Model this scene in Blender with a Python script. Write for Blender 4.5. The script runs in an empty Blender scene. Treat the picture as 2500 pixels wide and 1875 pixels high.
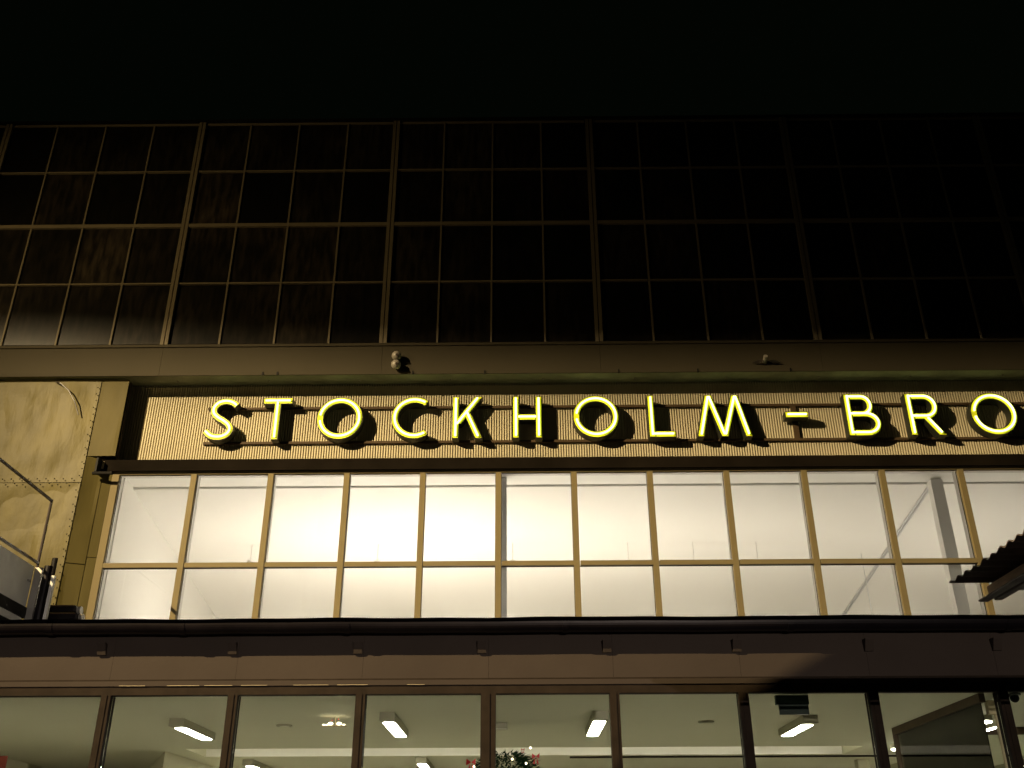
import bpy, bmesh, math, random
from mathutils import Vector, noise
random.seed(7)
C = bpy.context.scene.collection
PI = math.pi

# ------------------------------------------------------------------ camera
cam_d = bpy.data.cameras.new('camera'); cam = bpy.data.objects.new('camera', cam_d); C.objects.link(cam)
bpy.context.scene.camera = cam
yaw, pitch, roll = -0.0077, 0.4657, -0.0037
f = Vector((math.sin(yaw)*math.cos(pitch), math.cos(yaw)*math.cos(pitch), math.sin(pitch)))
r0 = Vector((math.cos(yaw), -math.sin(yaw), 0)); u0 = r0.cross(f)
rr = r0*math.cos(roll) + u0*math.sin(roll); uu = u0*math.cos(roll) - r0*math.sin(roll)
from mathutils import Matrix
m = Matrix((rr, uu, -f)).transposed().to_4x4(); m.translation = (0, 0, 1.6)
cam.matrix_world = m
cam_d.sensor_width = 36; cam_d.lens = 36*2400/2500; cam_d.clip_start = .05; cam_d.clip_end = 2000

# ------------------------------------------------------------------ night sky
w = bpy.data.worlds.new('World'); bpy.context.scene.world = w; w.use_nodes = True
nt = w.node_tree; bg = nt.nodes['Background']
sky = nt.nodes.new('ShaderNodeTexSky'); sky.sky_type = 'NISHITA'; sky.sun_disc = False
sky.sun_elevation = math.radians(-9); sky.sun_rotation = math.radians(150)
mixn = nt.nodes.new('ShaderNodeMix'); mixn.data_type = 'RGBA'
mixn.inputs[0].default_value = .92; mixn.inputs[7].default_value = (.0085, .0150, .0075, 1)
nt.links.new(sky.outputs[0], mixn.inputs[6]); nt.links.new(mixn.outputs[2], bg.inputs[0])
bg.inputs[1].default_value = .09

# ------------------------------------------------------------------ floodlights (on masts built below)
def spot(name, loc, tgt, power, col, size, blend, rad):
    d = bpy.data.lights.new(name, 'SPOT'); d.energy = power; d.color = col
    d.spot_size = math.radians(size); d.spot_blend = blend; d.shadow_soft_size = rad
    o = bpy.data.objects.new(name, d); C.objects.link(o); o.location = loc
    o.rotation_euler = (Vector(tgt)-Vector(loc)).to_track_quat('-Z', 'Y').to_euler()
    return o
MAST = (-16.4, 0.0, 14.6)
MAST2 = (-14.0, 4.9, 9.03)
spot('flood_beam', MAST, (4.5, 14.5, 5.4), 52000, (1, .745, .39), 62, 1.0, .030)
spot('yard_beam', MAST2, (-7.5, 14.2, 7.8), 2900, (1, .70, .28), 74, 1.0, .012)
FILL_MAST = (5.0, -19.0, 2.4)
spot('far_beam', FILL_MAST, (-1.0, 11.6, 4.2), 11500, (1, .84, .74), 56, 1.0, .03)  # added fill light, lifting the dark lower wall and gangway

vs = bpy.context.scene.view_settings
vs.view_transform = 'Standard'; vs.look = 'None'; vs.exposure = 0; vs.gamma = 1; vs.use_curve_mapping = False
sc = bpy.context.scene
sc.render.engine = 'CYCLES'
sc.cycles.max_bounces = 10; sc.cycles.transparent_max_bounces = 16

# ------------------------------------------------------------------ materials
def mat(name, col, rough=.6, metal=0, spec=.5, var=.15, vscale=3, stretch=(1, 1, 1), bump=0, bscale=40, col2=None, fine=0):
    m = bpy.data.materials.new(name); m.use_nodes = True; t = m.node_tree; b = t.nodes['Principled BSDF']
    b.inputs['Roughness'].default_value = rough; b.inputs['Metallic'].default_value = metal
    b.inputs['Specular IOR Level'].default_value = spec
    tc = t.nodes.new('ShaderNodeTexCoord'); mp = t.nodes.new('ShaderNodeMapping'); mp.inputs['Scale'].default_value = stretch
    geo = t.nodes.new('ShaderNodeNewGeometry')
    t.links.new(geo.outputs['Position'], mp.inputs[0])
    n = t.nodes.new('ShaderNodeTexNoise'); n.inputs['Scale'].default_value = vscale; n.inputs['Detail'].default_value = 6
    n.inputs['Roughness'].default_value = .6
    t.links.new(mp.outputs[0], n.inputs['Vector'])
    rp = t.nodes.new('ShaderNodeValToRGB')
    c2 = col2 or tuple(c*(1-var) for c in col)
    c1 = col if col2 else tuple(min(1, c*(1+var)) for c in col)
    rp.color_ramp.elements[0].position = .3; rp.color_ramp.elements[0].color = (*c2, 1)
    rp.color_ramp.elements[1].position = .7; rp.color_ramp.elements[1].color = (*c1, 1)
    t.links.new(n.outputs[0], rp.inputs[0]); t.links.new(rp.outputs[0], b.inputs['Base Color'])
    if bump:
        n2 = t.nodes.new('ShaderNodeTexNoise'); n2.inputs['Scale'].default_value = bscale; n2.inputs['Detail'].default_value = 5
        t.links.new(mp.outputs[0], n2.inputs['Vector'])
        bp = t.nodes.new('ShaderNodeBump'); bp.inputs['Strength'].default_value = bump; bp.inputs['Distance'].default_value = .02
        t.links.new(n2.outputs[0], bp.inputs['Height']); t.links.new(bp.outputs[0], b.inputs['Normal'])
    return m
def emit(name, col, s):
    m = bpy.data.materials.new(name); m.use_nodes = True; t = m.node_tree; t.nodes.remove(t.nodes['Principled BSDF'])
    e = t.nodes.new('ShaderNodeEmission'); e.inputs[0].default_value = (*col, 1); e.inputs[1].default_value = s
    t.links.new(e.outputs[0], t.nodes['Material Output'].inputs[0]); return m
def glass(name, ior=1.45, tint=(.96, .98, .96)):
    m = bpy.data.materials.new(name); m.use_nodes = True; t = m.node_tree; t.nodes.remove(t.nodes['Principled BSDF'])
    a = t.nodes.new('ShaderNodeBsdfTransparent'); a.inputs[0].default_value = (*tint, 1)
    g = t.nodes.new('ShaderNodeBsdfGlossy'); g.inputs['Roughness'].default_value = .02
    fr = t.nodes.new('ShaderNodeFresnel'); fr.inputs[0].default_value = ior
    x = t.nodes.new('ShaderNodeMixShader')
    t.links.new(fr.outputs[0], x.inputs[0]); t.links.new(a.outputs[0], x.inputs[1]); t.links.new(g.outputs[0], x.inputs[2])
    t.links.new(x.outputs[0], t.nodes['Material Output'].inputs[0]); return m

M = dict(
 bar=mat('bar_paint', (.20, .17, .12), .6, spec=.12, var=.12, vscale=1.2),
 clere=mat('clerestory_frame_paint', (.175, .142, .070), .6, spec=.15, var=.06, vscale=2),
 fascia=mat('fascia_metal', (.052, .045, .030), .65, spec=.08, var=.07, vscale=.8, bump=.05, bscale=6),
 soffit=mat('soffit_paint', (.17, .18, .12), .6, var=.3, vscale=3),
 black=mat('black_paint', (.010, .009, .008), .6, spec=.15, var=.3),
 ledge=mat('dark_brown_paint', (.009, .007, .005), .9, spec=.03, var=.3, vscale=2),
 gutter=mat('black_gutter_enamel', (.007, .0055, .0065), .3, spec=.22, var=.3, bump=.05, bscale=9),
 wall=mat('brown_render', (.046, .036, .029), .75, spec=.10, var=.12, vscale=.7, bump=.08, bscale=25),
 shopframe=mat('brown_frame_paint', (.022, .016, .011), .7, spec=.06, var=.25, vscale=5),
 rib=mat('cream_corrugated_metal', (.54, .49, .345), .55, spec=.12, var=.06, vscale=1.5),
 galv=mat('weathered_galvanised_sheet', (.140, .116, .030), .48, spec=.2, var=.0, col2=(.088, .073, .020), vscale=2.6, stretch=(1.2, 1, .55), bump=.45, bscale=6),
 galv2=mat('galvanised_trim', (.088, .073, .022), .55, spec=.12, var=.15, vscale=2.5, stretch=(1, 1, .3), bump=.25, bscale=5),
 rivet=mat('rivet_metal', (.035, .030, .015), .5, spec=.3),
 white=mat('white_plaster', (.82, .80, .76), .8, var=.015, vscale=.6),
 whitefin=mat('inner_frame_white', (.60, .57, .53), .6, var=.03),
 col=mat('grey_column_paint', (.60, .60, .60), .6, var=.04),
 ceil=mat('shop_ceiling_plaster', (.62, .60, .46), .85, var=.03, vscale=.5),
 floor=mat('shop_floor_stone', (.62, .60, .52), .4, var=.15, vscale=2),
 inwall=mat('shop_wall_paint', (.55, .52, .38), .8, var=.04, vscale=.5),
 housing=mat('light_housing', (.34, .32, .22), .5, var=.05),
 roof=mat('bitumen_roof', (.03, .03, .03), .9, var=.4, vscale=8),
 asphalt=mat('asphalt', (.05, .05, .048), .9, var=.35, vscale=4, bump=.3, bscale=80),
 letterside=mat('letter_side_black', (.012, .013, .008), .5),
 yellow=mat('yellow_letter_face', (.74, .80, .012), .55, var=.03),
 rail=mat('brown_rail_paint', (.06, .04, .022), .6, spec=.15, var=.2),
 gwhite=mat('grey_white_panel', (.62, .63, .60), .5, spec=.2, var=.10, vscale=3, bump=.1, bscale=5),
 steel=mat('dark_steel', (.045, .035, .030), .38, var=.2),
 rail2=mat('partition_frame_brown', (.085, .06, .038), .6, spec=.15),
 pipe=mat('grey_pipe_metal', (.34, .33, .30), .3, metal=.5, var=.15),
 wood=mat('bare_board_wood', (.62, .44, .32), .8, var=.3, vscale=6, stretch=(6, .6, 6)),
 tar=mat('weathered_dark_tin', (.12, .095, .092), .6, var=.5, vscale=7),
 monitor=mat('dark_green_board', (.010, .022, .017), .5, spec=.2, var=.2),
 lampmetal=mat('lamp_grey_metal', (.22, .20, .17), .4, var=.1),
 needle=mat('fir_needles', (.012, .034, .012), .85, spec=.05, var=.45, vscale=18),
 red=mat('red_ribbon', (.50, .02, .03), .5, var=.15),
 cloth=mat('faded_red_cloth', (.32, .07, .04), .8),
 trunk=mat('tree_bark', (.06, .04, .02), .8),
 beige=mat('beige_box', (.50, .42, .26), .6),
 glass=glass('clear_window_glass'),
 neon=emit('neon_tube_glow', (.97, 1.0, .40), 3.0),
 tubelight=emit('fluorescent_diffuser', (1.0, .95, .80), 50.0),
 cove=emit('cove_tube', (1.0, .93, .76), 20.0),
 bulb=emit('warm_bulb', (1.0, .86, .6), 8.0),
 redled=emit('red_led', (1.0, .05, .03), 1.6),
 pendant=emit('pendant_lens', (1.0, .98, .92), 9.0),
 flood=emit('floodlight_lens', (1.0, .72, .32), 20.0),
)
# added unseen uplights with falling output towards the right of the hall
def upmat(i, s): return emit('uplight_lens', (1.0, .875, .755), s)
# dark glass of the upper glazing: dirt streaks, with faint reflections and haze painted in
def dust_haze():
    m = bpy.data.materials.new('dusty_dark_glass'); m.use_nodes = True; t = m.node_tree; b = t.nodes['Principled BSDF']
    geo = t.nodes.new('ShaderNodeNewGeometry')
    def nz(scale, sx, sy, sz, det):
        mp = t.nodes.new('ShaderNodeMapping'); mp.inputs['Scale'].default_value = (sx, sy, sz)
        t.links.new(geo.outputs['Position'], mp.inputs[0])
        n = t.nodes.new('ShaderNodeTexNoise'); n.inputs['Scale'].default_value = scale; n.inputs['Detail'].default_value = det
        t.links.new(mp.outputs[0], n.inputs['Vector']); return n
    a = nz(11, 1, 1, .22, 9); c = nz(.9, 1, 1, .8, 4)
    oi = t.nodes.new('ShaderNodeObjectInfo')
    r1 = t.nodes.new('ShaderNodeMapRange'); r1.inputs[1].default_value = .38; r1.inputs[2].default_value = .78; r1.inputs[3].default_value = .15
    r2 = t.nodes.new('ShaderNodeMapRange'); r2.inputs[1].default_value = .35; r2.inputs[2].default_value = .7; r2.inputs[3].default_value = .25
    t.links.new(a.outputs[0], r1.inputs[0]); t.links.new(c.outputs[0], r2.inputs[0])
    mu = t.nodes.new('ShaderNodeMath'); mu.operation = 'MULTIPLY'; t.links.new(r1.outputs[0], mu.inputs[0]); t.links.new(r2.outputs[0], mu.inputs[1])
    m3 = t.nodes.new('ShaderNodeMapRange'); m3.inputs[3].default_value = .1; m3.inputs[4].default_value = 1.4; t.links.new(oi.outputs['Random'], m3.inputs[0])
    mu2 = t.nodes.new('ShaderNodeMath'); mu2.operation = 'MULTIPLY'; t.links.new(mu.outputs[0], mu2.inputs[0]); t.links.new(m3.outputs[0], mu2.inputs[1])
    rp = t.nodes.new('ShaderNodeValToRGB'); rp.color_ramp.elements[0].color = (.004, .004, .004, 1); rp.color_ramp.elements[1].color = (.060, .048, .036, 1)
    t.links.new(mu2.outputs[0], rp.inputs[0]); t.links.new(rp.outputs[0], b.inputs['Base Color'])
    b.inputs['Roughness'].default_value = .3; b.inputs['Specular IOR Level'].default_value = .25
    return m
M['dusty'] = dust_haze()

# ------------------------------------------------------------------ object helpers
ORG = {}
def thing(name, loc, label, cat, group=None):
    o = bpy.data.objects.new(name, None); C.objects.link(o); o.location = loc; o.empty_display_size = .2
    o['label'] = label; o['category'] = cat
    if group: o['group'] = group
    ORG[o.name] = Vector(loc); return o
def tag(o, label, cat, group=None):
    o['label'] = label; o['category'] = cat
    if group: o['group'] = group
    return o
class G:
    """collects geometry in world coordinates"""
    def __init__(s): s.v = []; s.f = []
    def add(s, vs, fs):
        n = len(s.v); s.v += [tuple(p) for p in vs]; s.f += [tuple(i+n for i in q) for q in fs]; return s
    def box(s, x0, x1, y0, y1, z0, z1):
        vs = [(x, y, z) for x in (x0, x1) for y in (y0, y1) for z in (z0, z1)]
        return s.add(vs, [(0, 1, 3, 2), (4, 6, 7, 5), (0, 4, 5, 1), (2, 3, 7, 6), (0, 2, 6, 4), (1, 5, 7, 3)])
    def prism(s, poly, d):     # poly: list of 3d points, d: extrusion vector
        n = len(poly); a = [Vector(p) for p in poly]; b = [p+Vector(d) for p in a]
        return s.add(a+b, [tuple(range(n))[::-1], tuple(range(n, 2*n))]+[(i, (i+1) % n, n+(i+1) % n, n+i) for i in range(n)])
    def tube(s, pts, r, n=10, closed=False, cap=True):
        pts = [Vector(p) for p in pts]; k = len(pts); rings = []
        for i, p in enumerate(pts):
            if closed: t = pts[(i+1) % k]-pts[i-1]
            else: t = pts[min(i+1, k-1)]-pts[max(i-1, 0)]
            t.normalize(); up = Vector((0, 1, 0)) if abs(t.y) < .9 else Vector((0, 0, 1))
            a = t.cross(up).normalized(); b = t.cross(a).normalized()
            rings.append([p+a*(r*math.cos(2*PI*j/n))+b*(r*math.sin(2*PI*j/n)) for j in range(n)])
        vs = [q for g in rings for q in g]; fs = []
        for i in range(k if closed else k-1):
            for j in range(n):
                i2 = (i+1) % k; fs.append((i*n+j, i*n+(j+1) % n, i2*n+(j+1) % n, i2*n+j))
        if cap and not closed: fs += [tuple(range(n))[::-1], tuple((k-1)*n+j for j in range(n))]
        return s.add(vs, fs)
    def sphere(s, c, r, n=12, m=8, sq=(1, 1, 1)):
        vs = []; fs = []
        for i in range(m+1):
            th = PI*i/m
            for j in range(n):
                ph = 2*PI*j/n
                vs.append((c[0]+r*sq[0]*math.sin(th)*math.cos(ph), c[1]+r*sq[1]*math.sin(th)*math.sin(ph), c[2]+r*sq[2]*math.cos(th)))
        for i in range(m):
            for j in range(n): fs.append((i*n+j, (i+1)*n+j, (i+1)*n+(j+1) % n, i*n+(j+1) % n))
        return s.add(vs, fs)
    def build(s, name, m, parent=None, smooth=False, bevel=0):
        lo = Vector([min(p[k] for p in s.v) for k in range(3)]); hi = Vector([max(p[k] for p in s.v) for k in range(3)])
        c = (lo+hi)/2
        me = bpy.data.meshes.new(name); me.from_pydata([tuple(Vector(p)-c) for p in s.v], [], s.f); me.update()
        bm = bmesh.new(); bm.from_mesh(me); bmesh.ops.remove_doubles(bm, verts=bm.verts, dist=1e-6)
        bmesh.ops.recalc_face_normals(bm, faces=bm.faces); bm.to_mesh(me); bm.free()
        if smooth:
            for p in me.polygons: p.use_smooth = True
        me.materials.append(m)
        o = bpy.data.objects.new(name, me); C.objects.link(o)
        if parent: o.parent = parent; o.location = c-ORG[parent.name]
        else: o.location = c
        ORG[o.name] = c
        if bevel:
            b = o.modifiers.new('bevel', 'BEVEL'); b.width = bevel; b.segments = 2; b.limit_method = 'ANGLE'
        return o
def copy_to(src, loc, parent):          # a copied piece sharing mesh data; loc = world centre
    o = src.copy(); C.objects.link(o); o.parent = parent
    o.location = Vector(loc)-(ORG[parent.name] if parent else Vector()); ORG[o.name] = Vector(loc); return o
def copy_tree(o, delta, parent=None):   # a thing with its parts and sub-parts
    c = o.copy(); C.objects.link(c); c.parent = parent
    if parent is None: c.location = o.location+Vector(delta)
    ORG[c.name] = ORG[o.name]+Vector(delta)
    for ch in o.children: copy_tree(ch, delta, c)
    return c
def struct(o): o['kind'] = 'structure'; return o

# ================================================================== GROUND
g = G(); g.add([(-400, -400, 0), (400, -400, 0), (400, 400, 0), (-400, 400, 0)], [(0, 1, 2, 3)])
struct(g.build('ground', M['asphalt']))

# ================================================================== TERMINAL BUILDING
B = thing('terminal_building', (0, 11.6, 0), 'floodlit terminal building with dark upper glazing and a bright clerestory window band', 'building')
DU, DS, DC, DL = 14.16, 14.60, 14.445, 11.60
# --- upper glazing, one window per bay
Z0, DZ, ZT = 9.482, 1.2007, 14.215
bayX = [-9.452+3.6*i for i in range(-1, 6)]     # centre lines of the wide mullions
# measured centre lines
mull = [-16.65, -13.05, -9.47, -5.855, -2.235, 1.332, 4.93, 8.515, 12.1]
zs = [Z0, Z0+DZ, Z0+2*DZ, Z0+3*DZ, ZT]
for i in range(len(mull)-1):
    a, b = mull[i], mull[i+1]
    W = G().box(a+.075, b-.075, DU+.015, DU+.05, ZT-.045, ZT).build('upper_window', M['bar'], B)   # head rail
    # wide mullion made of two profiles with a groove between them
    G().box(a-.062, a-.008, DU-.02, DU+.07, Z0, ZT).build('mullion', M['bar'], W)
    G().box(a+.008, a+.062, DU-.02, DU+.07, Z0, ZT).build('mullion', M['bar'], W)
    G().box(a-.007, a+.007, DU+.01, DU+.06, Z0, ZT).build('mullion_groove', M['ledge'], W)
    step = (b-a)/4
    for k in (1, 2, 3):
        x = a+k*step
        G().box(x-.015, x+.015, DU+.002, DU+.05, Z0, ZT-.046).build('glazing_bar', M['bar'], W)
    for k, t in ((1, .014), (2, .034), (3, .012)):
        G().box(a+.063, b-.063, DU-.002-.01*(k == 2), DU+.051, zs[k]-t, zs[k]+t).build('transom', M['bar'], W)
    for k in range(4):
        for q in range(4):
            x0, x1 = a+k*step+(.065 if k == 0 else .016), a+(k+1)*step-(.065 if k == 3 else .016)
            p = G().box(x0, x1, -.004, .004, zs[q]+.035, zs[q+1]-.035).build('pane', M['dusty'], W)
            c = ORG[p.name]; p.location = Vector((c.x, DU+.036+random.uniform(-.002, .002), c.z))-ORG[W.name]
            p.rotation_euler = (math.radians(random.uniform(-.25, .25)), 0, math.radians(random.uniform(-.25, .25)))
# fascia under the glazing: one sheet per bay
for i in range(len(mull)-1):
    a, b = mull[i]-.6*0, mull[i+1]
    F = G().box(a+.002, b-.002, DU, DU+.02, 8.914, Z0-.052).build('fascia_panel', M['fascia'], B)
G().box(mull[0], mull[-1], DU-.022, DU+.06, Z0-.05, Z0-.002).build('sill_moulding', M['fascia'], B)
G().box(mull[0], mull[-1], DU+.022, DU+.235, 8.915, 8.935).build('soffit', M['soffit'], B)
G().box(mull[0], mull[-1], DU+.250, DS+.3, 8.950, 8.970).build('inner_soffit', M['soffit'], B)
for x in (-4.16, -3.92, -1.72, -.55, 1.62, 2.9, 4.4):
    G().box(x-.012, x+.012, DU-.014, DU-.001, 8.90, 8.965).build('clip', M['black'], B)
for x in (-5.6, -4.1, -2.6, -1.1, .4, 1.9, 3.4, 4.9, 6.4, 7.9):
    G().sphere((x, DU+.2, 8.905), .016, 8, 6).build('bolt', M['lampmetal'], B)
# body of the upper storey and roof behind the glass
G().box(mull[0], mull[-1], DU+.09, DU+9, 8.98, ZT-.02).build('upper_storey', M['black'], B)
G().box(mull[0]-.02, mull[-1]+.02, DU-.03, DU+9.02, ZT+.002, ZT+.055).build('roof_edge', M['black'], B)

# --- sign wall: one corrugated sheet, crests and grooves are geometry
g = G(); pitch = .0415; x = -6.62; prof = []
while x < 12.1:
    prof += [(x, 0), (x+pitch*.50, 0), (x+pitch*.53, .065), (x+pitch*.98, .065)]; x += pitch
prof.append((x, 0))
vs_ = []; fs_ = []
for (px, py) in prof: vs_ += [(px, DS+py, 7.50), (px, DS+py, 8.946)]
for i in range(len(prof)-1): fs_.append((2*i, 2*i+2, 2*i+3, 2*i+1))
g.add(vs_, fs_); g.build('corrugated_sign_wall', M['rib'], B)
G().box(-6.6, 12.1, DS+.075, DS+.15, 7.46, 8.945).build('sign_wall_backing', M['black'], B)
# sign rails
for z in (8.497, 7.884):
    g = G().box(-5.1, 12.0, DS-.049, DS-.020, z-.02, z+.02)
    R = g.build('sign_rail', M['rail'], B)
    for k in range(12):
        xx = -4.9+1.45*k
        G().box(xx-.02, xx+.02, DS-.0195, DS-.002, z-.015, z+.015).build('standoff', M['rail'], R)
# black ledge under the sign (a channel with an open left end)
L = G().box(-6.573, 12.1, 14.35, 14.372, 7.334, 7.520).build('ledge_face', M['ledge'], B)
G().box(-6.573, 12.1, 14.373, DS-.003, 7.50, 7.519).build('ledge_top', M['ledge'], B)
G().prism([(-6.61, 14.20, 7.27), (-6.61, 14.20, 7.50), (-6.61, 14.40, 7.52), (-6.61, 14.40, 7.27)], (.03, 0, 0)).build('ledge_end_cap', M['black'], B)
G().tube([(-6.64, 14.23, 7.25), (-6.33, 14.22, 7.245)], .028, 8).build('drip_pipe', M['black'], B)
G().box(-6.57, -6.54, 14.33, 14.348, 7.37, 7.49).build('ledge_bracket', M['beige'], B)

# --- clerestory window band
cx = [-6.350, -5.119, -3.906, -2.710, -1.516, -.329, .855, 2.044, 3.243, 4.456, 5.674, 6.900, 8.13, 9.37, 10.6, 11.8]
zt, zm, zb = 7.370, 5.832, 4.62
CW = G().box(cx[0]-.05, cx[-1], DC-.03, DC+.009, zt-.075, zt).build('clerestory_window', M['clere'], B)
G().box(cx[0]-.04, cx[-1], DC+.031, DC+.0555, zt-.07, zt-.012).build('inner_head', M['whitefin'], CW)
for i, x in enumerate(cx):
    hw = .044 if i else .055
    G().box(x-hw, x+hw, DC-.035, DC+.045, zb, zt-.076).build('mullion', M['clere'], CW)
    G().box(x-hw-.006, x+hw+.006, DC+.046, DC+.055, zb, zt-.08).build('gasket', M['black'], CW)
    G().box(x-.036, x+.036, DC+.056, DC+.20, zb, zt-.03).build('inner_mullion', M['whitefin'], CW)
for i in range(len(cx)-1):
    a, b = cx[i]+.056, cx[i+1]-.045
    G().box(a, b, DC-.03, DC+.045, zm-.036, zm+.036).build('transom', M['clere'], CW)
    G().box(a-.005, b+.005, DC+.010, DC+.050, zm-.044, zm-.0365).build('transom_gasket', M['black'], CW)
    G().box(a-.005, b+.005, DC+.010, DC+.018, zt-.084, zt-.0765).build('head_gasket', M['black'], CW)
    G().box(a+.002, b-.002, DC+.022, DC+.030, zm+.04, zt-.09).build('pane', M['glass'], CW)
    G().box(a+.002, b-.002, DC+.022, DC+.030, zb, zm-.05).build('pane', M['glass'], CW)
G().box(cx[0]-.05, cx[-1], DC-.02, DC+.05, zb-.5, zb-.002).build('clerestory_sill_wall', M['ledge'], B)

# --- upper hall behind the clerestory
hall = [  # sloping white ceiling
 ([(-6.36, 14.62, 7.46), (12, 14.62, 7.46), (12, 15.0, 7.285), (-6.36, 15.0, 7.285)], 'hall_ceiling_edge')]
G().prism([(-6.30, 14.66, 7.345), (-6.30, 15.03, 7.318), (-6.30, 15.03, 7.42), (-6.30, 14.66, 7.45)], (18.2, 0, 0)).build('hall_ceiling_strip', M['white'], B)
sl = -.161
G().prism([(-6.30, 15.045, 7.285), (-6.30, 24.0, 7.285+sl*8.955), (-6.30, 24.0, 7.6), (-6.30, 15.045, 7.6)], (18.2, 0, 0)).build('hall_ceiling', M['white'], B)
G().box(-6.42, -6.305, 14.66, 24.1, 4.0, 7.7).build('hall_side_wall', M['white'], B)
G().box(12.0, 12.1, 14.66, 24.1, 4.0, 7.25).build('hall_side_wall', M['white'], B)
G().box(-6.3, 12.0, 24.0, 24.1, 4.0, 7.6).build('hall_back_wall', M['white'], B)
G().box(-6.3, 12.0, 14.50, 24.0, 3.9, 4.0).build('hall_floor', M['inwall'], B)
G().box(-6.3, 12.0, DC+.057, 14.655, 7.325, 7.36).build('hall_ceiling_lip', M['whitefin'], B)
G().box(-.35, -.205, 14.72, 14.84, 4.0, 7.33).build('steel_column', M['col'], B)
G().box(6.60, 6.79, 14.86, 15.02, 4.0, 7.30).build('steel_column', M['white'], B)
# ceiling conduit following the slope
G().prism([(6.63, 15.02, 7.255), (6.63, 20.3, 7.255+sl*5.28), (6.63, 20.3, 7.278+sl*5.28), (6.63, 15.02, 7.278)], (.022, 0, 0)).build('ceiling_conduit', M['col'], B)
G().prism([(6.675, 15.02, 7.255), (6.675, 20.3, 7.255+sl*5.28), (6.675, 20.3, 7.278+sl*5.28), (6.675, 15.02, 7.278)], (.022, 0, 0)).build('ceiling_conduit', M['col'], B)

# --- metal clad wall left of the windows
def dented(x0, x1, z0, z1, y, m, parent, amp=.02, seed=0, name='metal_panel', edge=.02, slope=0):
    nx = max(4, int((x1-x0)/.05)); nz = max(4, int((z1-z0)/.06)); g = G(); vs = []; fs = []
    for j in range(nz+1):
        for i in range(nx+1):
            u, v = i/nx, j/nz; X = x0+(x1-x0)*u; Z = z0+(z1-z0)*v
            e = min(1, 6*min(u, 1-u, v, 1-v)+.12)
            n = noise.noise((X*1.7+seed, Z*.8, seed*3.1))*1.0+noise.noise((X*4.2, Z*2.6+seed, 5.3))*.35
            vs.append((X, y+slope*u+amp*n*e, Z))
    for j in range(nz):
        for i in range(nx): a = j*(nx+1)+i; fs.append((a, a+1, a+nx+2, a+nx+1))
    off = len(vs); g.add(vs, fs)
    # folded edges give the sheet a thickness
    g.add([(x0, y+edge, z0), (x1, y+slope+edge, z0), (x1, y+slope+edge, z1), (x0, y+edge, z1)], [(0, 1, 2, 3)])
    rim = [i for i in range(nx+1)]
    for i in range(nx):
        g.add([vs[i], vs[i+1], (vs[i+1][0], y+slope*(i+1)/nx+edge, z0), (vs[i][0], y+slope*i/nx+edge, z0)], [(0, 1, 2, 3)])
        t = nz*(nx+1)+i; g.add([vs[t], vs[t+1], (vs[t+1][0], y+slope*(i+1)/nx+edge, z1), (vs[t][0], y+slope*i/nx+edge, z1)], [(0, 1, 2, 3)])
    for j in range(nz):
        for s_ in (0, nx):
            a = j*(nx+1)+s_; b = a+nx+1
            g.add([vs[a], vs[b], (vs[b][0], y+slope*s_/nx+edge, vs[b][2]), (vs[a][0], y+slope*s_/nx+edge, vs[a][2])], [(0, 1, 2, 3)])
    return g.build(name, m, parent, smooth=False)
MW = thing('metal_clad_wall', (-7.5, 14.3, 0), 'dented riveted sheet metal wall left of the lit window band', 'wall')
YM = 14.27
dented(-9.9, -6.815, 7.120, 8.90, YM, M['galv'], MW, .045, 1)
dented(-9.9, -6.815, 4.4, 7.106, YM-.012, M['galv'], MW, .060, 2)
dented(-6.800, -6.365, 7.560, 8.90, YM+.004, M['galv2'], MW, .012, 3)
dented(-6.800, -6.545, 5.840, 7.550, YM-.004, M['galv2'], MW, .030, 4, slope=.10)
dented(-6.800, -6.545, 4.4, 5.828, YM+.002, M['galv2'], MW, .012, 5, slope=.10)
dented(-6.536, -6.408, 5.955, 7.30, YM+.102, M['galv2'], MW, .004, 6, slope=.035)
dented(-6.536, -6.408, 4.4, 5.945, YM+.106, M['galv2'], MW, .004, 7, slope=.035)
dented(-13.2, -9.92, 4.4, 8.90, YM, M['galv'], MW, .030, 8)
G().box(-13.2, -6.41, YM+.17, YM+.25, 4.4, 8.948).build('wall_core', M['steel'], MW)
G().box(-13.2, -9.92, YM-.0, YM+.05, 2.0, 4.39).build('lower_sheet', M['galv'], MW)
rv = G().sphere((-6.84, YM-.03, 8.75), .011, 8, 5).build('rivet', M['rivet'], MW)
z = 8.63; k = 0
while z > 4.6:
    copy_to(rv, (-6.84+(.012 if k % 2 else -.006), YM-.030 if z > 7.11 else YM-.042, z), MW); z -= .118+.006*math.sin(k*1.7); k += 1
x = -6.95
while x > -9.2:
    copy_to(rv, (x, YM-.034, 7.165), MW); copy_to(rv, (x-.06, YM-.046, 7.065+.02*(k % 2)), MW); x -= .135; k += 1
tag(G().tube([(-7.56, 14.24, 8.86), (-7.44, 14.17, 8.80), (-7.27, 14.16, 8.66), (-7.14, 14.17, 8.47), (-7.045, 14.2, 8.24)], .010, 6).build('loose_cable', M['steel']),
    'thin loose cable curving down over the metal wall below the fascia', 'cable')
G().box(-13.2, -6.62, DU+.236, YM+.1, 8.902, 8.914).build('wall_cap', M['black'], MW)

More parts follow.
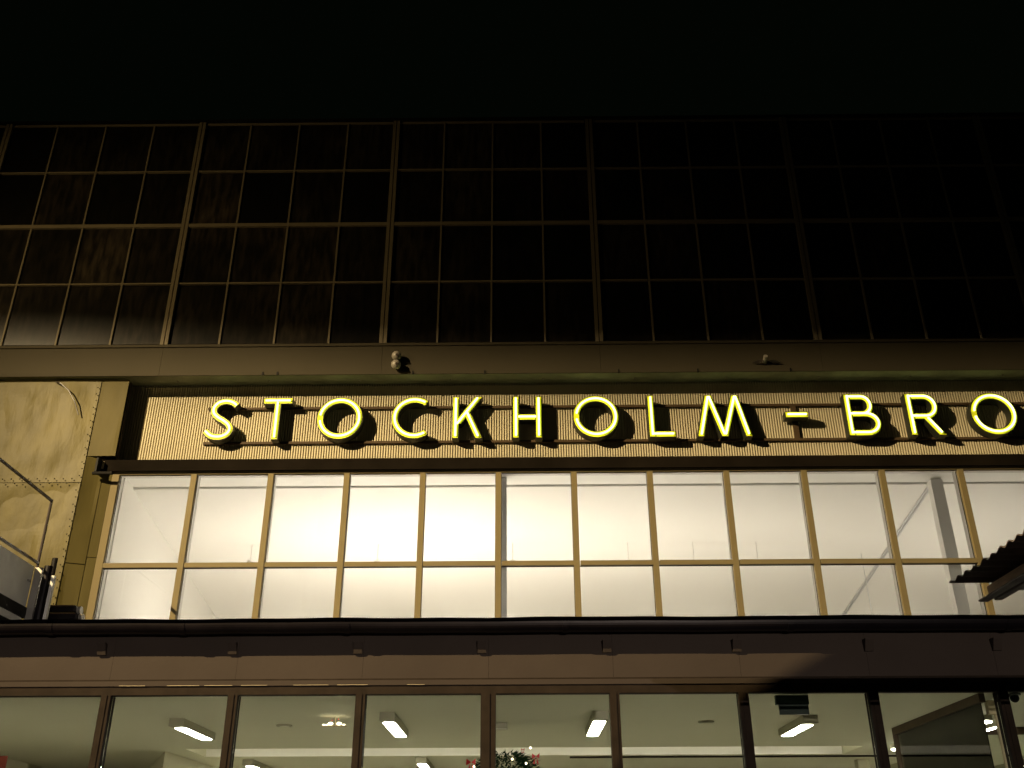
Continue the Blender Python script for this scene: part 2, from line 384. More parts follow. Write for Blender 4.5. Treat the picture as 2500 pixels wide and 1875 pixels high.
# --- lower storey with gutter
G().prism([(-13, 11.51, 4.27), (-13, 14.40, 4.55), (-13, 14.40, 4.45), (-13, 11.51, 4.252)], (26, 0, 0)).build('lower_roof', M['roof'], B)
for i in range(9):
    xs = [-13, -6.2, -4.736, -3.285, -1.827, -.372, 1.064, 2.528, 3.999, 5.466, 12]
for i in range(10):
    G().box(xs[i]+.0012, xs[i+1]-.0012, DL, DL+.15, 3.655, 4.25).build('wall_panel', M['wall'], B)
G().box(-13, 12, DL-.006, DL+.13, 3.632, 3.654).build('shadow_groove', M['shopframe'], B)  # thin dark strip between wall panels and moulding
G().box(-13, 12, DL-.035, DL+.12, 3.575, 3.631).build('moulding', M['wall'], B)
for a, b in ((-4.05, -3.68), (-3.62, -3.30), (-3.2, -2.9), (-2.6, -2.2), (-2.1, -1.75), (-1.3, -1.1), (-4.6, -4.3)):
    G().box(a, b, DL-.041, DL-.036, 3.577, 3.5805).build('metal_trim', M['beige'], B)  # pale strips standing in for thin glints above the header
# gutter: half round trough in lengths with collars
def gutter_len(x0, x1, r=.098, yc=11.405, zc=4.178, n=14):
    g = G(); k = 14; vs = []; fs = []
    for i in range(k+1):
        X = x0+(x1-x0)*i/k; wob = .004*math.sin(X*2.1)+.003*math.sin(X*5.3)
        for j in range(n+1):
            a = PI*.98+PI*1.04*j/n
            vs.append((X, yc+r*math.cos(a)*-1, zc+r*1.0*math.sin(a)+.05+wob*.5))
        vs.append((X, yc+r+.0, zc+.104+wob)); vs.append((X, yc-r*.99, zc+.104+wob))
    w_ = n+3
    for i in range(k):
        for j in range(w_): fs.append((i*w_+j, i*w_+(j+1) % w_, (i+1)*w_+(j+1) % w_, (i+1)*w_+j))
    fs += [tuple(range(w_)), tuple(k*w_+j for j in range(w_))[::-1]]
    return g.add(vs, fs)
gx = [-13, -7.9, -5.43, -3.9, -2.0, .52, 3.1, 5.6, 12]
for i in range(len(gx)-1):
    GU = gutter_len(gx[i]+.003, gx[i+1]-.003).build('gutter', M['gutter'], B, smooth=False)
    gutter_len(gx[i+1]-.035, gx[i+1]+.035, .104, 11.405, 4.176).build('gutter_collar', M['gutter'], GU)
br = G().prism([(-.06, DL-.001, 4.064), (-.05, 11.50, 4.064), (-.05, 11.50, 4.05), (-.05, 11.565, 3.93), (-.05, DL-.001, 3.93)], (.10, 0, 0)).build('eave_bracket', M['wall'], B)
for i, x in enumerate([-4.875, -3.352, -1.894, -.455, .997, 2.498, 4.024, 5.50, -6.35, 6.99]):
    if i == 0: br.location.x = x-ORG[B.name].x; ORG[br.name].x = x; zc = ORG[br.name].copy()
    else: copy_to(br, (x, zc.y, zc.z), B)
# --- shop windows
SW = G().box(-13, 12, DL-.02, DL+.10, 3.478, 3.573).build('shop_window', M['shopframe'], B)
sm = [-9.1, -7.65, -6.2, -4.736, -3.285, -1.827, -.372, 1.064, 2.528, 3.999, 5.466, 6.93, 8.4]
for i, x in enumerate(sm):
    hw = .085 if abs(x+.372) < .01 else .055
    G().box(x-hw, x+hw, DL-.025, DL+.13, .3, 3.477).build('mullion', M['shopframe'], SW)
    G().box(x-.018, x+.018, DL-.036, DL-.026, .3, 3.477).build('mullion_cover', M['shopframe'], SW)
for i in range(len(sm)-1):
    G().box(sm[i]+.056+.03*(i == 6), sm[i+1]-.056-.03*(i == 5), DL+.05, DL+.06, .33, 3.474).build('pane', M['glass'], SW)
G().box(-13, -9.155, DL-.02, DL+.13, .3, 3.477).build('end_panel', M['wall'], B)
G().box(8.455, 12, DL-.02, DL+.13, .3, 3.477).build('end_panel', M['wall'], B)
G().box(-13, 12, DL-.03, DL+.15, 0, .298).build('plinth', M['wall'], B)
# --- shop interior
CZ = 3.5
for (a, b, c, d) in ((-9, 12, DL+.16, 16.98), (-9, 12, 18.14, 27), (-9, -5.49, 16.982, 18.138), (5.56, 12, 16.982, 18.138)):
    G().box(a, b, c, d, CZ, CZ+.06).build('shop_ceiling', M['ceil'], B)
G().box(-5.49, 5.56, 16.90, 16.978, CZ+.062, CZ+.5).build('coffer_side', M['white'], B)
G().box(-5.49, 5.56, 18.142, 18.2, CZ+.062, CZ+.5).build('coffer_side', M['white'], B)
G().box(-5.49, 5.56, 18.128, 18.139, CZ+.004, CZ+.5).build('coffer_back', M['white'], B)
G().box(-5.6, 5.7, 16.9, 18.3, CZ+.502, CZ+.55).build('coffer_top', M['white'], B)
G().box(-5.60, -5.492, 16.9, 18.2, CZ+.062, CZ+.5).build('coffer_side', M['ceil'], B)
G().box(5.562, 5.66, 16.9, 18.2, CZ+.062, CZ+.5).build('coffer_side', M['ceil'], B)
G().box(.85, 6.6, 18.30, 18.42, CZ-.022, CZ-.002).build('ceiling_groove', M['shopframe'], B)
G().box(-9, 12, 27, 27.1, .1, CZ).build('shop_back_wall', M['inwall'], B)
G().box(-9.1, -9.0, DL+.16, 27, .1, CZ).build('shop_side_wall', M['inwall'], B)
G().box(12, 12.1, DL+.16, 27, .1, CZ).build('shop_side_wall', M['inwall'], B)
G().box(-9, 12, DL+.16, 27, .02, .1).build('shop_floor', M['floor'], B)
G().prism([(-5.895, 17.213, .1), (-6.967, 19.653, .1), (-6.967, 24, .1), (-5.7, 24, .1)], (0, 0, 3.398)).build('shop_inner_wall', M['inwall'], B)
G().box(6.05, 6.25, 18.9, 19.1, .1, CZ-.002).build('shop_column', M['inwall'], B)
G().box(-.42, -.26, 14.62, 14.78, .1, 2.99).build('shop_column', M['housing'], B)

# ================================================================== NEON LETTERS
YF = 14.385; ZB = 7.868; H = .733
def arc(cx_, cz_, rx, rz, a0, a1, n=24): return [(cx_+rx*math.cos(math.radians(a0+(a1-a0)*i/n)), cz_+rz*math.sin(math.radians(a0+(a1-a0)*i/n))) for i in range(n+1)]
def smoothp(P, n=5):
    out = []; Q = [P[0]]+P+[P[-1]]
    for i in range(1, len(Q)-2):
        for k in range(n):
            t = k/n; a, b, c, d = [Vector(q) for q in Q[i-1:i+3]]
            out.append(tuple(.5*((2*b)+(c-a)*t+(2*a-5*b+4*c-d)*t*t+(3*b-a-3*c+d)*t**3)))
    return out+[P[-1]]
Hh = H
LET = {
 'S': (.571, [('p', smoothp([(.50, .60), (.43, .655), (.32, .683), (.20, .650), (.135, .56), (.145, .465), (.22, .390), (.31, .335), (.39, .27), (.430, .19), (.40, .11), (.32, .06), (.23, .050), (.13, .075), (.035, .16)]))]),
 'T': (.472, [('p', [(0, .683), (.472, .683)]), ('p', [(.236, 0), (.236, .633)])]),
 'O': (.734, [('c', arc(.367, .3665, .317, .3165, 180, 540-360/40, 39))]),
 'C': (.588, [('p', arc(.367, .3665, .317, .3165, 52, 308, 30))]),
 'K': (.482, [('p', [(.05, 0), (.05, H)]), ('h', [(.075, .25), (.42, H)]), ('h', [(.235, .44), (.425, 0)])]),
 'H': (.468, [('p', [(.05, 0), (.05, H)]), ('p', [(.418, 0), (.418, H)]), ('p', [(.1, .365), (.368, .365)])]),
 'L': (.421, [('p', [(.05, 0), (.05, H)]), ('p', [(.1, .05), (.421, .05)])]),
 'M': (.880, [('h', [(.055, 0), (.225, H)]), ('h', [(.225, H), (.44, 0)]), ('h', [(.44, 0), (.655, H)]), ('h', [(.655, H), (.825, 0)])]),
 '-': (.373, [('p', [(0, .375), (.373, .375)])]),
 'B': (.543, [('p', [(.05, 0), (.05, H)]), ('p', [(.1, .683)]+arc(.27, .532, .135, .151, 90, -90, 14)+[(.1, .381)]), ('p', [(.1, .05)]+arc(.31, .2155, .183, .1655, -90, 90, 16)+[(.1, .381)])]),
 'R': (.576, [('p', [(.05, 0), (.05, H)]), ('p', [(.1, .683)]+arc(.29, .508, .165, .175, 90, -90, 14)+[(.1, .333)]), ('h', [(.30, .30), (.505, 0)])]),
}
def ribbon(g, pts, hw, y0, y1, ox, closed, hcut, inset):
    P = [Vector((p[0], p[1])) for p in pts]
    if not closed and inset:
        if hcut:
            d = (P[-1]-P[0]); k = inset/abs(d.y)
            A, Bq = P[0]+d*k, P[-1]-d*k; P = [A, Bq]
        else:
            P[0] = P[0]+(P[1]-P[0]).normalized()*inset; P[-1] = P[-1]+(P[-2]-P[-1]).normalized()*inset
    n = len(P); Lf = []; Rt = []
    for i in range(n):
        if closed: t = (P[(i+1) % n]-P[i-1]).normalized()
        else: t = (P[min(i+1, n-1)]-P[max(i-1, 0)]).normalized()
        if hcut:
            k = hw/abs(t.y); Lf.append(P[i]+Vector((-k, 0))); Rt.append(P[i]+Vector((k, 0)))
        else:
            nn = Vector((-t.y, t.x)); Lf.append(P[i]+nn*hw); Rt.append(P[i]-nn*hw)
    vs = []
    for a, b in zip(Lf, Rt):
        vs += [(ox+a.x, y0, ZB+a.y), (ox+b.x, y0, ZB+b.y), (ox+b.x, y1, ZB+b.y), (ox+a.x, y1, ZB+a.y)]
    fs = []
    for i in range(n if closed else n-1):
        j = (i+1) % n
        for q in range(4): fs.append((4*i+q, 4*i+(q+1) % 4, 4*j+(q+1) % 4, 4*j+q))
    if not closed: fs += [(0, 1, 2, 3), (4*n-1, 4*n-2, 4*n-3, 4*n-4)]
    g.add(vs, fs)
POS = [('S', -5.075, 'first letter, S, of the yellow neon sign'), ('T', -4.150, 'yellow neon letter T between the S and the first O'),
 ('O', -3.258, 'yellow neon letter O between the T and the C'), ('C', -2.054, 'yellow neon letter C before the K'),
 ('K', -1.070, 'yellow neon letter K between C and H'), ('H', -.100, 'yellow neon letter H between K and an O'),
 ('O', .872, 'yellow neon letter O between the H and the L'), ('L', 2.080, 'yellow neon letter L before the M'),
 ('M', 2.842, 'yellow neon letter M just before the dash'), ('-', 4.280, 'short yellow neon dash between M and B'),
 ('B', 5.256, 'yellow neon letter B right after the dash'), ('R', 6.244, 'yellow neon letter R between B and the last O'),
 ('O', 7.257, 'yellow neon letter O at the right end, after the R')]
for ch, ox, lab in POS:
    wd, strokes = LET[ch]
    T = thing('neon_dash' if ch == '-' else 'neon_letter', (ox+wd/2, DS, ZB), lab, 'neon sign', 'glowing yellow letters of the rooftop sign')
    gb = G(); gf = G(); gt = G()
    for si, (kind, pts) in enumerate(strokes):
        cl = kind == 'c'; hc = kind == 'h'; dy = .0012*si
        ribbon(gb, pts, .054, YF+dy, YF+.165, ox, cl, hc, 0)
        ribbon(gf, pts, .0435, YF-.003+dy, YF-.001+dy, ox, cl, hc, .008)
        P = [Vector((p[0], p[1])) for p in pts]
        if cl: P = P[1:-1]+[P[-1]]; ring = [(ox+p.x, YF-.022, ZB+p.y) for p in P]; gt.tube(ring,   .0165, 8)
        else:
            ia = ib = .035
            if ch in 'BR' and si: ia = ib = -.05
            if ch == 'H' and si == 2: ia = ib = -.01
            if ch == 'L' and si == 1: ia = -.05
            if ch == 'T' and si == 1: ib = -.02
            if ch in 'KR' and hc: ia = -.0 if ch == 'K' else .0
            if ch == 'R' and hc: ib = .045
            if ch == 'K' and hc: ib = .035
            if ch == 'B' and si == 2: ib = -.05
            P[0] = P[0]+(P[1]-P[0]).normalized()*ia; P[-1] = P[-1]+(P[-2]-P[-1]).normalized()*ib
            gt.tube([(ox+p.x, YF-.022-.001*si, ZB+p.y) for p in P],   .0165, 8)
    gb.build('letter_body', M['letterside'], T); gf.build('letter_face', M['yellow'], T); gt.build('neon_tube', M['neon'], T, smooth=True)
    if ch == '-': G().box(ox+.15, ox+.24, DS-.0449, DS-.03, 7.905, 8.476).build('support_strap', M['rail'], T)

# ================================================================== LAMPS ON THE FASCIA
T = thing('twin_spotlight', (-1.97, 14.1, 9.1), 'twin round grey spotlight heads one above the other on the fascia', 'spotlight')
G().box(-2.02, -1.93, 14.12, 14.158, 9.02, 9.24).build('bracket', M['lampmetal'], T)
for z in (9.195, 9.035):
    Hd = G().sphere((-1.985, 14.06, z), .080, 16, 10).build('lamp_head', M['lampmetal'], T, smooth=True)
    G().tube([(-1.965, 13.985, z-.02), (-1.963, 13.972, z-.024)], .022, 12).build('lens', M['steel'], Hd)
T = thing('small_wall_lamp', (4.0, 14.1, 9.08), 'small wall lamp with flat side wings on the fascia above the dash', 'wall lamp')
G().tube([(4.0, 14.155, 9.07), (3.99, 14.02, 9.12)], .035, 10).build('lamp_head', M['lampmetal'], T)
G().prism([(3.78, 14.12, 9.055), (3.90, 14.06, 9.085), (3.97, 14.06, 9.06), (3.90, 14.12, 9.04)], (0, .02, .006)).build('wing', M['steel'], T)  # dark pieces shaped as the lamp's shadows to either side
G().prism([(4.03, 14.06, 9.06), (4.12, 14.06, 9.075), (4.26, 14.12, 9.05), (4.14, 14.12, 9.035)], (0, .02, .006)).build('wing', M['steel'], T)

# ================================================================== PENDANT SPOTS AND ADDED UNSEEN UPLIGHTS IN THE UPPER HALL
plab = ['small pendant lamp behind the second window column from the left', 'small pendant lamp behind the transom of the fourth window column',
 'small pendant lamp beside the grey column in the middle', 'small pendant lamp behind the seventh window column',
 'small pendant lamp behind the eighth window column', 'small pendant lamp behind the ninth window column, near the diagonal line']
for x, zc, lab in zip([-4.80, -2.535, -.13, 1.924, 3.086, 4.214], [6.621, 6.607, 6.594, 6.58, 6.573, 6.567], plab):
    T = thing('pendant_lamp', (x, 17, 6.95), lab, 'lamp', 'pendant lamps in the upper hall')
    G().tube([(x, 17, zc-.01), (x, 17, zc+.045)], .06, 14).build('shade', M['white'], T)
    G().tube([(x, 17, zc+.061), (x, 17, 6.955)], .004, 5).build('cord', M['whitefin'], T)
    G().tube([(x, 17, zc-.022), (x, 17, zc-.011)], .05, 14).build('lens', M['pendant'], T)
G().tube([(6.23, 17.5, 6.88), (6.28, 17.5, 4.0)], .006, 5).build('ceiling_cord', M['col'], B)
for i, (x, wd, s) in enumerate([(-4.7, 1.7, 20), (-2.9, 1.8, 40), (-.9, 1.8, 42), (1.9, 1.9, 26), (4.6, 1.9, 14), (8.2, 2.4, 17)]):  # lamps added out of view to brighten the hall ceiling
    T = thing('linear_uplight', (x, 16.5, 4.0), ['linear uplight under the leftmost window panes of the upper hall', 'linear uplight under the third and fourth window columns', 'linear uplight just left of the grey middle column', 'linear uplight under the eighth window column', 'linear uplight under the tenth window column', 'rightmost linear uplight, right of the white column'][i], 'uplight', 'uplights of the upper hall')
    G().box(x-wd/2, x+wd/2, 16.3, 16.7, 4.32, 4.42).build('housing', M['whitefin'], T)
    G().box(x-wd/2+.02, x+wd/2-.02, 16.33, 16.67, 4.422, 4.435).build('lens', upmat(i, s), T)
    G().box(x-.03, x+.03, 16.47, 16.53, 4.0, 4.318).build('stand', M['steel'], T)

for i, (x, wd, s) in enumerate([(-4.4, 2.4, 9), (-.6, 2.6, 8), (3.4, 2.6, 6.5), (7.6, 2.6, 6)]):  # rear row, added to brighten the far part of the ceiling
    T = thing('linear_uplight', (x, 20.6, 4.0), ['rear linear uplight at the left end of the upper hall', 'rear linear uplight behind the grey middle column', 'rear linear uplight under the pendant lamps', 'rear linear uplight at the right end of the upper hall'][i], 'uplight', 'uplights of the upper hall')
    G().box(x-wd/2, x+wd/2, 20.4, 20.8, 4.32, 4.42).build('housing', M['whitefin'], T)
    G().box(x-wd/2+.02, x+wd/2-.02, 20.43, 20.77, 4.422, 4.435).build('lens', upmat(i, s), T)
    G().box(x-.03, x+.03, 20.57, 20.63, 4.0, 4.318).build('stand', M['steel'], T)

# ================================================================== CEILING LIGHTS IN THE SHOP
def oct(x0, x1, y0, y1, z0, z1, c=.03):
    return [(x0+c, y0, z0), (x1-c, y0, z0), (x1, y0+c*2, z0), (x1, y1-c*2, z0), (x1-c, y1, z0), (x0+c, y1, z0), (x0, y1-c*2, z0), (x0, y0+c*2, z0)]
def ceiling_light(x, y0, y1, lab, w_=.085):
    T = thing('ceiling_light', (x, (y0+y1)/2, CZ), lab, 'ceiling light', 'ceiling lights in the shop')
    G().box(x-w_-.012, x+w_+.012, y0-.16, y1+.04, 3.400, CZ-.001).build('housing', M['housing'], T)
    G().prism(oct(x-w_+.006, x+w_-.006, y0, y1, 3.396, 3.396), (0, 0, .0035)).build('diffuser', M['tubelight'], T)
    return T
ceiling_light(-4.54, 13.68, 14.98, 'slanting ceiling light in the second shop window, left of the candle lamp')
ceiling_light(-1.71, 13.25, 14.75, 'ceiling light in the shop window left of the central mullion')
ceiling_light(1.01, 13.23, 14.75, 'ceiling light in the shop window right of the central mullion')
ceiling_light(3.79, 13.66, 14.86, 'ceiling light just beneath the dark hanging board')
ceiling_light(9.6, 13.2, 14.7, 'ceiling light at the far right, beyond the glass partition')  # added out of view to brighten the area behind the partition
ceiling_light(9.2, 18.9, 20.4, 'far right small ceiling light deep in the shop')  # second light added for the same right-hand area
ceiling_light(-8.1, 12.6, 14.1, 'ceiling light at the far left, beyond the leftmost shop pane')  # added out of view to lift the dim left end
ceiling_light(-4.85, 18.69, 20.2, 'small far ceiling light at the bottom edge, left of the candle lamp')
ceiling_light(-1.76, 18.43, 20.0, 'small far ceiling light below the strip, left of the fir tree')
ceiling_light(7.1, 18.9, 20.2, 'small far ceiling light at the bottom edge of the right shop window')
cv = thing('cove_light', (0, 17.05, 3.66), 'long cove lamp lighting the pale strip in the shop ceiling', 'cove light')
G().box(-5.4, 5.5, 16.985, 17.03, 3.66, 3.69).build('housing', M['housing'], cv)
G().box(-5.35, 5.45, 17.032, 17.05, 3.692, 3.715).build('tube', M['cove'], cv)
for x, y, w2, lab in ((-3.27, 14.22, .11, 'flat round smoke detector on the ceiling left of the candle lamp'), (2.52, 14.05, .11, 'flat round smoke detector on the ceiling two panes right of the tree')):
    T = thing('smoke_detector', (x, y, CZ), lab, 'smoke detector', 'smoke detectors')
    G().tube([(x, y, CZ-.001), (x, y, CZ-.02)], w2, 16).build('base', M['housing'], T)
    G().tube([(x, y, CZ-.021), (x, y, CZ-.03)], w2*.6, 16).build('cap', M['ceil'], T)
T = thing('ceiling_box', (-.27, 14.14, CZ), 'small beige box on the ceiling just right of the central mullion', 'box')
G().box(-.37, -.19, 14.1, 14.28, CZ-.07, CZ-.001).build('box_body', M['housing'], T)
G().box(-.36, -.20, 14.11, 14.27, CZ-.09, CZ-.072).build('box_cover', M['ceil'], T)
T = thing('candle_lamp', (-2.48, 13.5, CZ), 'small lamp with two glowing bulbs and red tips near the third mullion', 'lamp')
G().box(-2.60, -2.28, 13.42, 13.5, 3.375, 3.385).build('holder', M['beige'], T)
G().tube([(-2.43, 13.46, 3.386), (-2.43, 13.46, CZ-.001)], .006, 6).build('stem', M['beige'], T)
for x in (-2.485, -2.375): G().sphere((x, 13.42, 3.407), .026, 10, 7, (1.25, 1, .7)).build('bulb', M['bulb'], T)
for x in (-2.57, -2.53, -2.31): G().sphere((x, 13.41, 3.393), .012, 8, 6, (1.6, 1, .5)).build('bulb', M['bulb'], T)
for x, z in ((-2.47, 3.447), (-2.385, 3.462)): G().sphere((x, 13.42, z), .007, 6, 5).build('tip', M['redled'], T)

# ================================================================== BOARD, PARTITION, BOXES
T = thing('hanging_board', (3.17, 11.95, CZ), 'dark green board hanging under the ceiling beside the fourth ceiling light', 'board')
G().box(3.005, 3.345, 11.94, 11.97, 3.285, 3.395).build('board_face', M['monitor'], T)
G().box(2.975, 3.355, 11.93, 12.0, 3.397, 3.499).build('board_bracket', M['monitor'], T)
G().box(3.2, 3.33, 11.93, 11.937, 3.279, 3.284).build('board_trim', M['pipe'], T)
T = thing('glass_partition', (5.33, 13.2, .1), 'brown framed glass partition in the right hand shop window', 'partition')
G().box(5.30, 5.37, 11.85, 14.84, 3.40, 3.498).build('header', M['rail2'], T)
G().box(5.30, 5.37, 14.76, 14.84, .1, 3.398).build('post', M['rail2'], T)
G().box(5.372, 8.4, 14.76, 14.84, 3.40, 3.498).build('header', M['rail2'], T)
G().box(5.325, 5.335, 11.9, 14.74, .12, 3.397).build('pane', M['glass'], T)
G().box(5.40, 8.38, 14.80, 14.81, .12, 3.397).build('pane', M['glass'], T)
T = thing('wall_box', (5.58, 12.2, 3.1), 'cream box on a thin post beside the rightmost shop mullion', 'box')
G().box(5.535, 5.64, 12.18, 12.26, 3.31, 3.47).build('box_body', M['beige'], T, bevel=.004)
G().box(5.60, 5.635, 12.19, 12.22, .1, 3.308).build('post', M['beige'], T)
T = thing('dome_camera', (5.735, 11.9, 3.5), 'dark round camera hanging at the top right corner of the shop', 'camera')
G().sphere((5.735, 11.9, 3.45), .052, 14, 9).build('dome', M['black'], T, smooth=True)
G().tube([(5.735, 11.9, 3.478), (5.735, 11.9, 3.499)], .075, 14).build('mount', M['steel'], T)
G().box(5.62, 5.70, 11.88, 11.92, 3.465, 3.498).build('arm', M['steel'], T)
for (x, y, lab, rx) in ((6.10, 13.7, 'round glowing downlight by the rightmost mullion, upper one', .12), (6.07, 16.77, 'small glowing downlight right of the partition post', .13), (5.78, 16.77, 'smallest glowing downlight left of the partition post', .05), (8.2, 16.7, 'glowing downlight at the foot of the rightmost mullion', .1)):
    T = thing('downlight', (x, y, CZ), lab, 'downlight', 'round downlights')
    G().tube([(x, y, 3.43), (x, y, CZ-.001)], rx*1.15, 14).build('housing', M['housing'], T)
    G().tube([(x, y, 3.415), (x, y, 3.428)], rx, 14).build('lens', M['tubelight'], T)
ceiling_light(6.42, 14.0, 14.72, 'slanting ceiling light beside the rightmost shop mullion', .05)
# ================================================================== FIR TREE WITH BOWS
T = thing('fir_tree', (-.22, 14.0, .1), 'decorated fir tree top with red bows and small lights behind the central mullion', 'christmas tree')
G().tube([(-.22, 14, .1), (-.22, 14, 2.9)], .05, 8).build('trunk', M['trunk'], T)
g = G()
for k in range(9000):
    z = .45+2.64*random.random()**.8
    R = .40+.45*(3.15-z)/2.7
    if z > 2.89: R *= math.sqrt(max(.25, 1-((z-2.89)/.24)**2))
    a = random.uniform(0, 2*PI); q = R*math.sqrt(random.uniform(.35, 1))*(.86+.22*math.sin(a*7+z*9))
    p = Vector((-.22+q*math.cos(a), 14+q*math.sin(a), z)); d = Vector((math.cos(a), math.sin(a), random.uniform(-.5, .7))).normalized()
    s = d.cross(Vector((random.random(), random.random(), 1))).normalized()*.012; ln = random.uniform(.05, .10)
    g.add([p-s, p+s, p+d*ln], [(0, 1, 2)])
fo = g.build('foliage', M['needle'], T)
def bow(x, y, z, s=1):
    g = G(); g.prism([(x, y, z), (x-.055*s, y, z+.04*s), (x-.06*s, y, z-.035*s)], (0, .02, 0)); g.prism([(x, y-.001, z), (x+.055*s, y-.001, z+.045*s), (x+.05*s, y-.001, z-.03*s)], (0, .02, 0))
    g.prism([(x-.01, y-.004, z), (x-.045*s, y-.004, z-.10*s), (x-.015*s, y-.004, z-.11*s)], (0, .006, 0)); g.prism([(x+.01, y-.006, z), (x+.04*s, y-.006, z-.11*s), (x+.01*s, y-.006, z-.10*s)], (0, .006, 0))
    return g
bow(.19, 13.75, 3.03, .9).build('bow', M['red'], T); bow(-.66, 13.75, 2.96, 1.1).build('bow', M['red'], T); bow(.02, 13.62, 3.10, .4).build('bow', M['red'], T)
for p in ((.06, 13.62, 2.93), (-.12, 13.6, 2.98), (-.62, 13.7, 2.90), (-.66, 13.68, 2.86), (.12, 13.7, 3.13), (-.05, 13.58, 2.85)):
    G().sphere(p, .013, 8, 6).build('fairy_light', M['bulb'], T)
T = thing('red_banner', (-6.2, 12.5, .1), 'red striped cloth at the far left edge of the shop window', 'banner')
G().box(-6.40, -6.17, 12.49, 12.51, 1.6, 2.93).build('cloth', M['cloth'], T)
for k in range(4): G().box(-6.39+.06*k, -6.37+.06*k, 12.475, 12.488, 1.6, 2.93).build('fold', M['cloth'], T)
G().box(-6.29, -6.27, 12.49, 12.51, .1, 1.598).build('pole', M['steel'], T)

# ================================================================== GANGWAY AND DUCTS ON THE LOWER ROOF (LEFT)
T = thing('roof_gangway', (-6.6, 12.4, 4.3), 'grey white roof gangway with dark handrails at the left edge', 'gangway')
XG = -6.566
G().box(XG-1.6, XG, 11.72, 12.93, 4.835, 5.385).build('side_panel', M['gwhite'], T, bevel=.006)
G().box(XG-1.6, XG+.01, 11.72, 12.96, 4.69, 4.832).build('beam', M['black'], T)
G().box(XG-1.6, XG-.01, 11.72, 12.90, 4.60, 4.687).build('lower_beam', M['gwhite'], T)
G().box(XG-1.6, XG-.02, 11.8, 12.8, 4.35, 4.598).build('support_frame', M['black'], T)
for z in (6.352, 5.455): G().tube([(XG, 11.0, z), (XG, 13.0, z)], .021, 8).build('handrail', M['steel'], T)
G().tube([(XG, 13.0, 4.35), (XG, 13.0, 6.37)], .020, 8).build('post', M['steel'], T)
G().box(XG+.002, XG+.10, 12.95, 13.08, 4.35, 5.38).build('post', M['pipe'], T)
G().tube([(XG+.02, 12.83, 5.16), (XG+.02, 12.83, 5.18)], .03, 8).build('bracket', M['pipe'], T)
T = thing('roof_pipe', (-6.35, 13, 4.3), 'upright dark pipe with a pale sleeve beside the gangway post', 'pipe')
G().tube([(-6.395, 12.98, 4.3), (-6.395, 12.98, 5.40)], .058, 14).build('pipe', M['gutter'], T)
G().box(-6.325, -6.285, 12.96, 13.02, 4.3, 5.27).build('sleeve', M['gwhite'], T)
G().tube([(-6.34, 13.0, 5.28), (-6.34, 13.0, 5.52)], .035, 10).build('cap', M['black'], T)
G().box(-6.44, -6.38, 12.99, 13.05, 5.41, 5.52).build('cap_plate', M['galv2'], T)
T = thing('roof_duct', (-6.3, 13.6, 4.4), 'upper of two black ducts with bright metal ends left of the window band', 'duct', 'black ducts on the lower roof')
G().box(-6.62, -6.08, 13.3, 13.6, 4.86, 4.955).build('casing', M['gutter'], T, bevel=.012)
G().tube([(-6.075, 13.40, 4.905), (-6.03, 13.40, 4.905)], .055, 14).build('end_collar', M['pipe'], T)
G().box(-6.60, -6.1, 13.29, 13.298, 4.935, 4.952).build('rim', M['rail'], T)
T2 = copy_tree(T, (.10, -.12, -.135)); T2['label'] = 'lower of two black ducts, resting on the roof beside the gutter'
G().box(-6.6, -6.1, 13.25, 13.55, 4.3, 4.72).build('duct_curb', M['black'], T2)

# ================================================================== CANOPY (RIGHT)
T = thing('tin_canopy', (4.2, 4, 0), 'dark corrugated tin canopy jutting in from the right edge', 'canopy')
g = G(); vs_ = []; fs_ = []; N = 330; y = 6.0; wv = []
for i in range(N+1):
    yy = 6.0-4.6*i/N; wv.append((yy, .010*math.sin(2*PI*yy/.112+.9*math.sin(yy*5))+.006*math.sin(yy*3.1)+.007*noise.noise((yy*9, 0, 3))))
for e in (0, .006):
    for (yy, zz) in wv:
        jx = .012*noise.noise((yy*3, 1, 2)); vs_ += [(2.648+jx, yy, 3.215+zz+e), (6.2, yy, 3.215+zz+e)]
n2 = 2*(N+1)
for i in range(N):
    a = 2*i; fs_ += [(a, a+1, a+3, a+2), (n2+a, n2+a+2, n2+a+3, n2+a+1), (a, a+2, n2+a+2, n2+a)]
g.add(vs_, fs_); g.build('tin_sheet', M['tar'], T)
G().box(2.86, 2.88, 1.5, 5.97, 3.112, 3.188).build('side_board', M['wood'], T)
G().box(2.885, 2.93, 1.5, 5.96, 3.10, 3.187).build('rafter', M['tar'], T)
G().box(2.80, 2.858, 1.5, 5.99, 3.098, 3.109).build('cover_board', M['tar'], T)
G().box(2.935, 6.1, 5.90, 5.96, 3.16, 3.187).build('purlin', M['tar'], T)
G().box(2.935, 6.1, 1.5, 1.6, 3.10, 3.187).build('purlin', M['tar'], T)
for y in (5.4, 1.8): G().box(5.9, 6.0, y, y+.1, 0, 3.187).build('post', M['tar'], T)

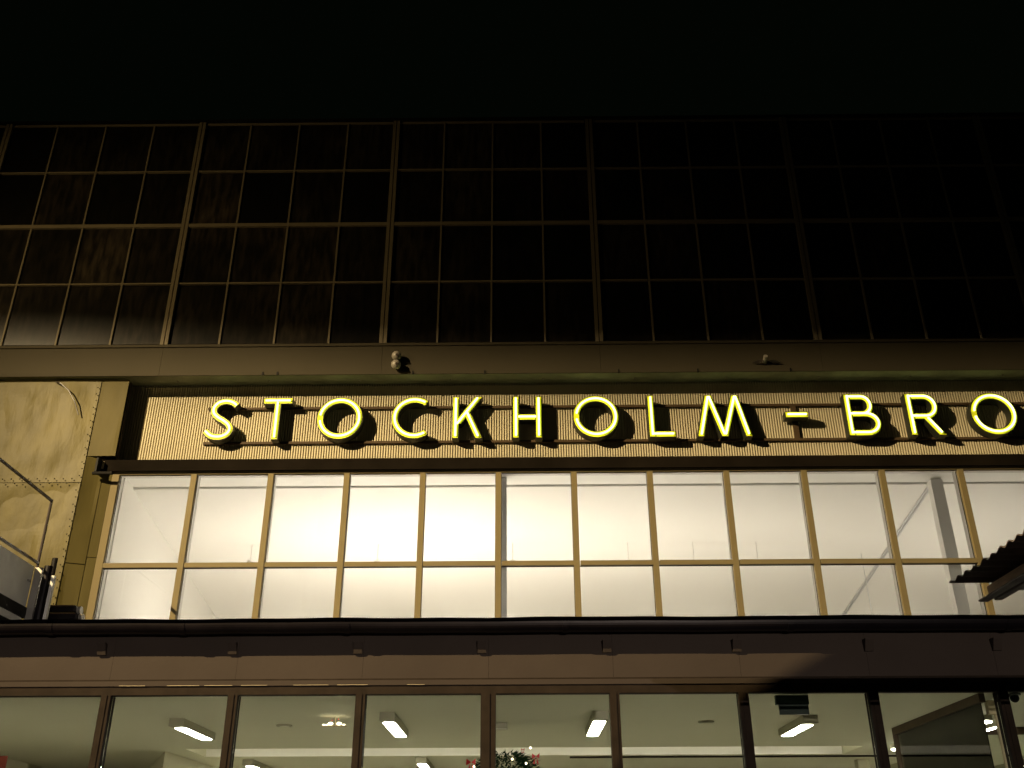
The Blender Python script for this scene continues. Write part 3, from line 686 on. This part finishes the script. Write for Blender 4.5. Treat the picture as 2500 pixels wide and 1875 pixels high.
# ================================================================== OUT OF FRAME: MASTS WITH ADDED BLOCKERS, AND A BLOCK ADDED TO SHADE THE RIGHT PART OF THE LOWER WALL
def mast(loc, tgt, label):
    T = thing('floodlight_mast', (loc[0], loc[1]-.35, 0), label, 'floodlight mast', 'floodlight masts')
    G().tube([(loc[0], loc[1]-.35, 0), (loc[0], loc[1]-.35, loc[2])], .09, 12).build('pole', M['pipe'], T)
    d = (Vector(tgt)-Vector(loc)).normalized(); p = Vector(loc)-d*.30
    G().tube([p-d*.14, p], .20, 16).build('lamp_housing', M['steel'], T)
    G().tube([p+d*.002, p+d*.012], .17, 16).build('lens', M['flood'], T)
    return T
Tm = mast(MAST, (3.5, 14.5, 5), 'tall floodlight mast standing left of the camera')
zv = 14.43
ve = lambda zc: MAST[2]-(MAST[2]-zc)*.5/14.16
G().prism([(-17.0, .5, ve(9.6)), (-16.10, .5, ve(9.35)), (-15.82, .5, ve(8.88)), (-15.4, .5, ve(8.82)), (-14.6, .5, ve(8.8)), (-14.6, .5, 15.2), (-17.0, .5, 15.2)], (0, .01, 0)).build('visor', M['steel'], Tm)  # plate added to dim the beam from the fascia upwards
G().box(-16.5, -16.46, -.35, .5, zv+.5, zv+.54).build('visor_arm', M['steel'], Tm)
Tm = mast(FILL_MAST, (-1, 11.6, 5), 'distant floodlight mast behind the camera')
G().box(4.2, 5.6, -18.5, -18.49, 2.452, 3.1).build('visor', M['steel'], Tm)  # plate added to keep the fill light off the sign
Tm = mast(MAST2, (-7, 14.2, 9.0), 'shorter floodlight mast beside the tall one, left of the camera')
G().box(-14.5, -13.45, 4.6, 5.42, 9.005, 9.027).build('shelf_visor', M['steel'], Tm)  # shelf added to keep this beam off the sign wall
S = thing('neighbouring_shed', (-9.6, 3.2, 0), 'narrow shed with a single pitch roof left of the camera', 'building')  # unseen volume added only to cast the slanted wall shadow
t4 = 4/11.6
def at4(x, z): # point of the light path at y=4 towards (x, 11.6, z)
    return (MAST[0]+(x-MAST[0])*t4, 4.0, MAST[2]+(z-MAST[2])*t4)
a = at4(2.8, 3.559); b = at4(3.399, 3.877); s_ = (b[2]-a[2])/(b[0]-a[0])
xl, xr = a[0]-.9, a[0]+4.2
zl, zr = a[2]+s_*(xl-a[0]), min(a[2]+s_*(xr-a[0]), a[2]+s_*1.9)
xp = a[0]+1.9
G().prism([(xl, 3, 0), (xl, 3, zl), (xp, 3, zr), (xr, 3, zr), (xr, 3, 0)], (0, 1.0, 0)).build('wall', M['wall'], S)
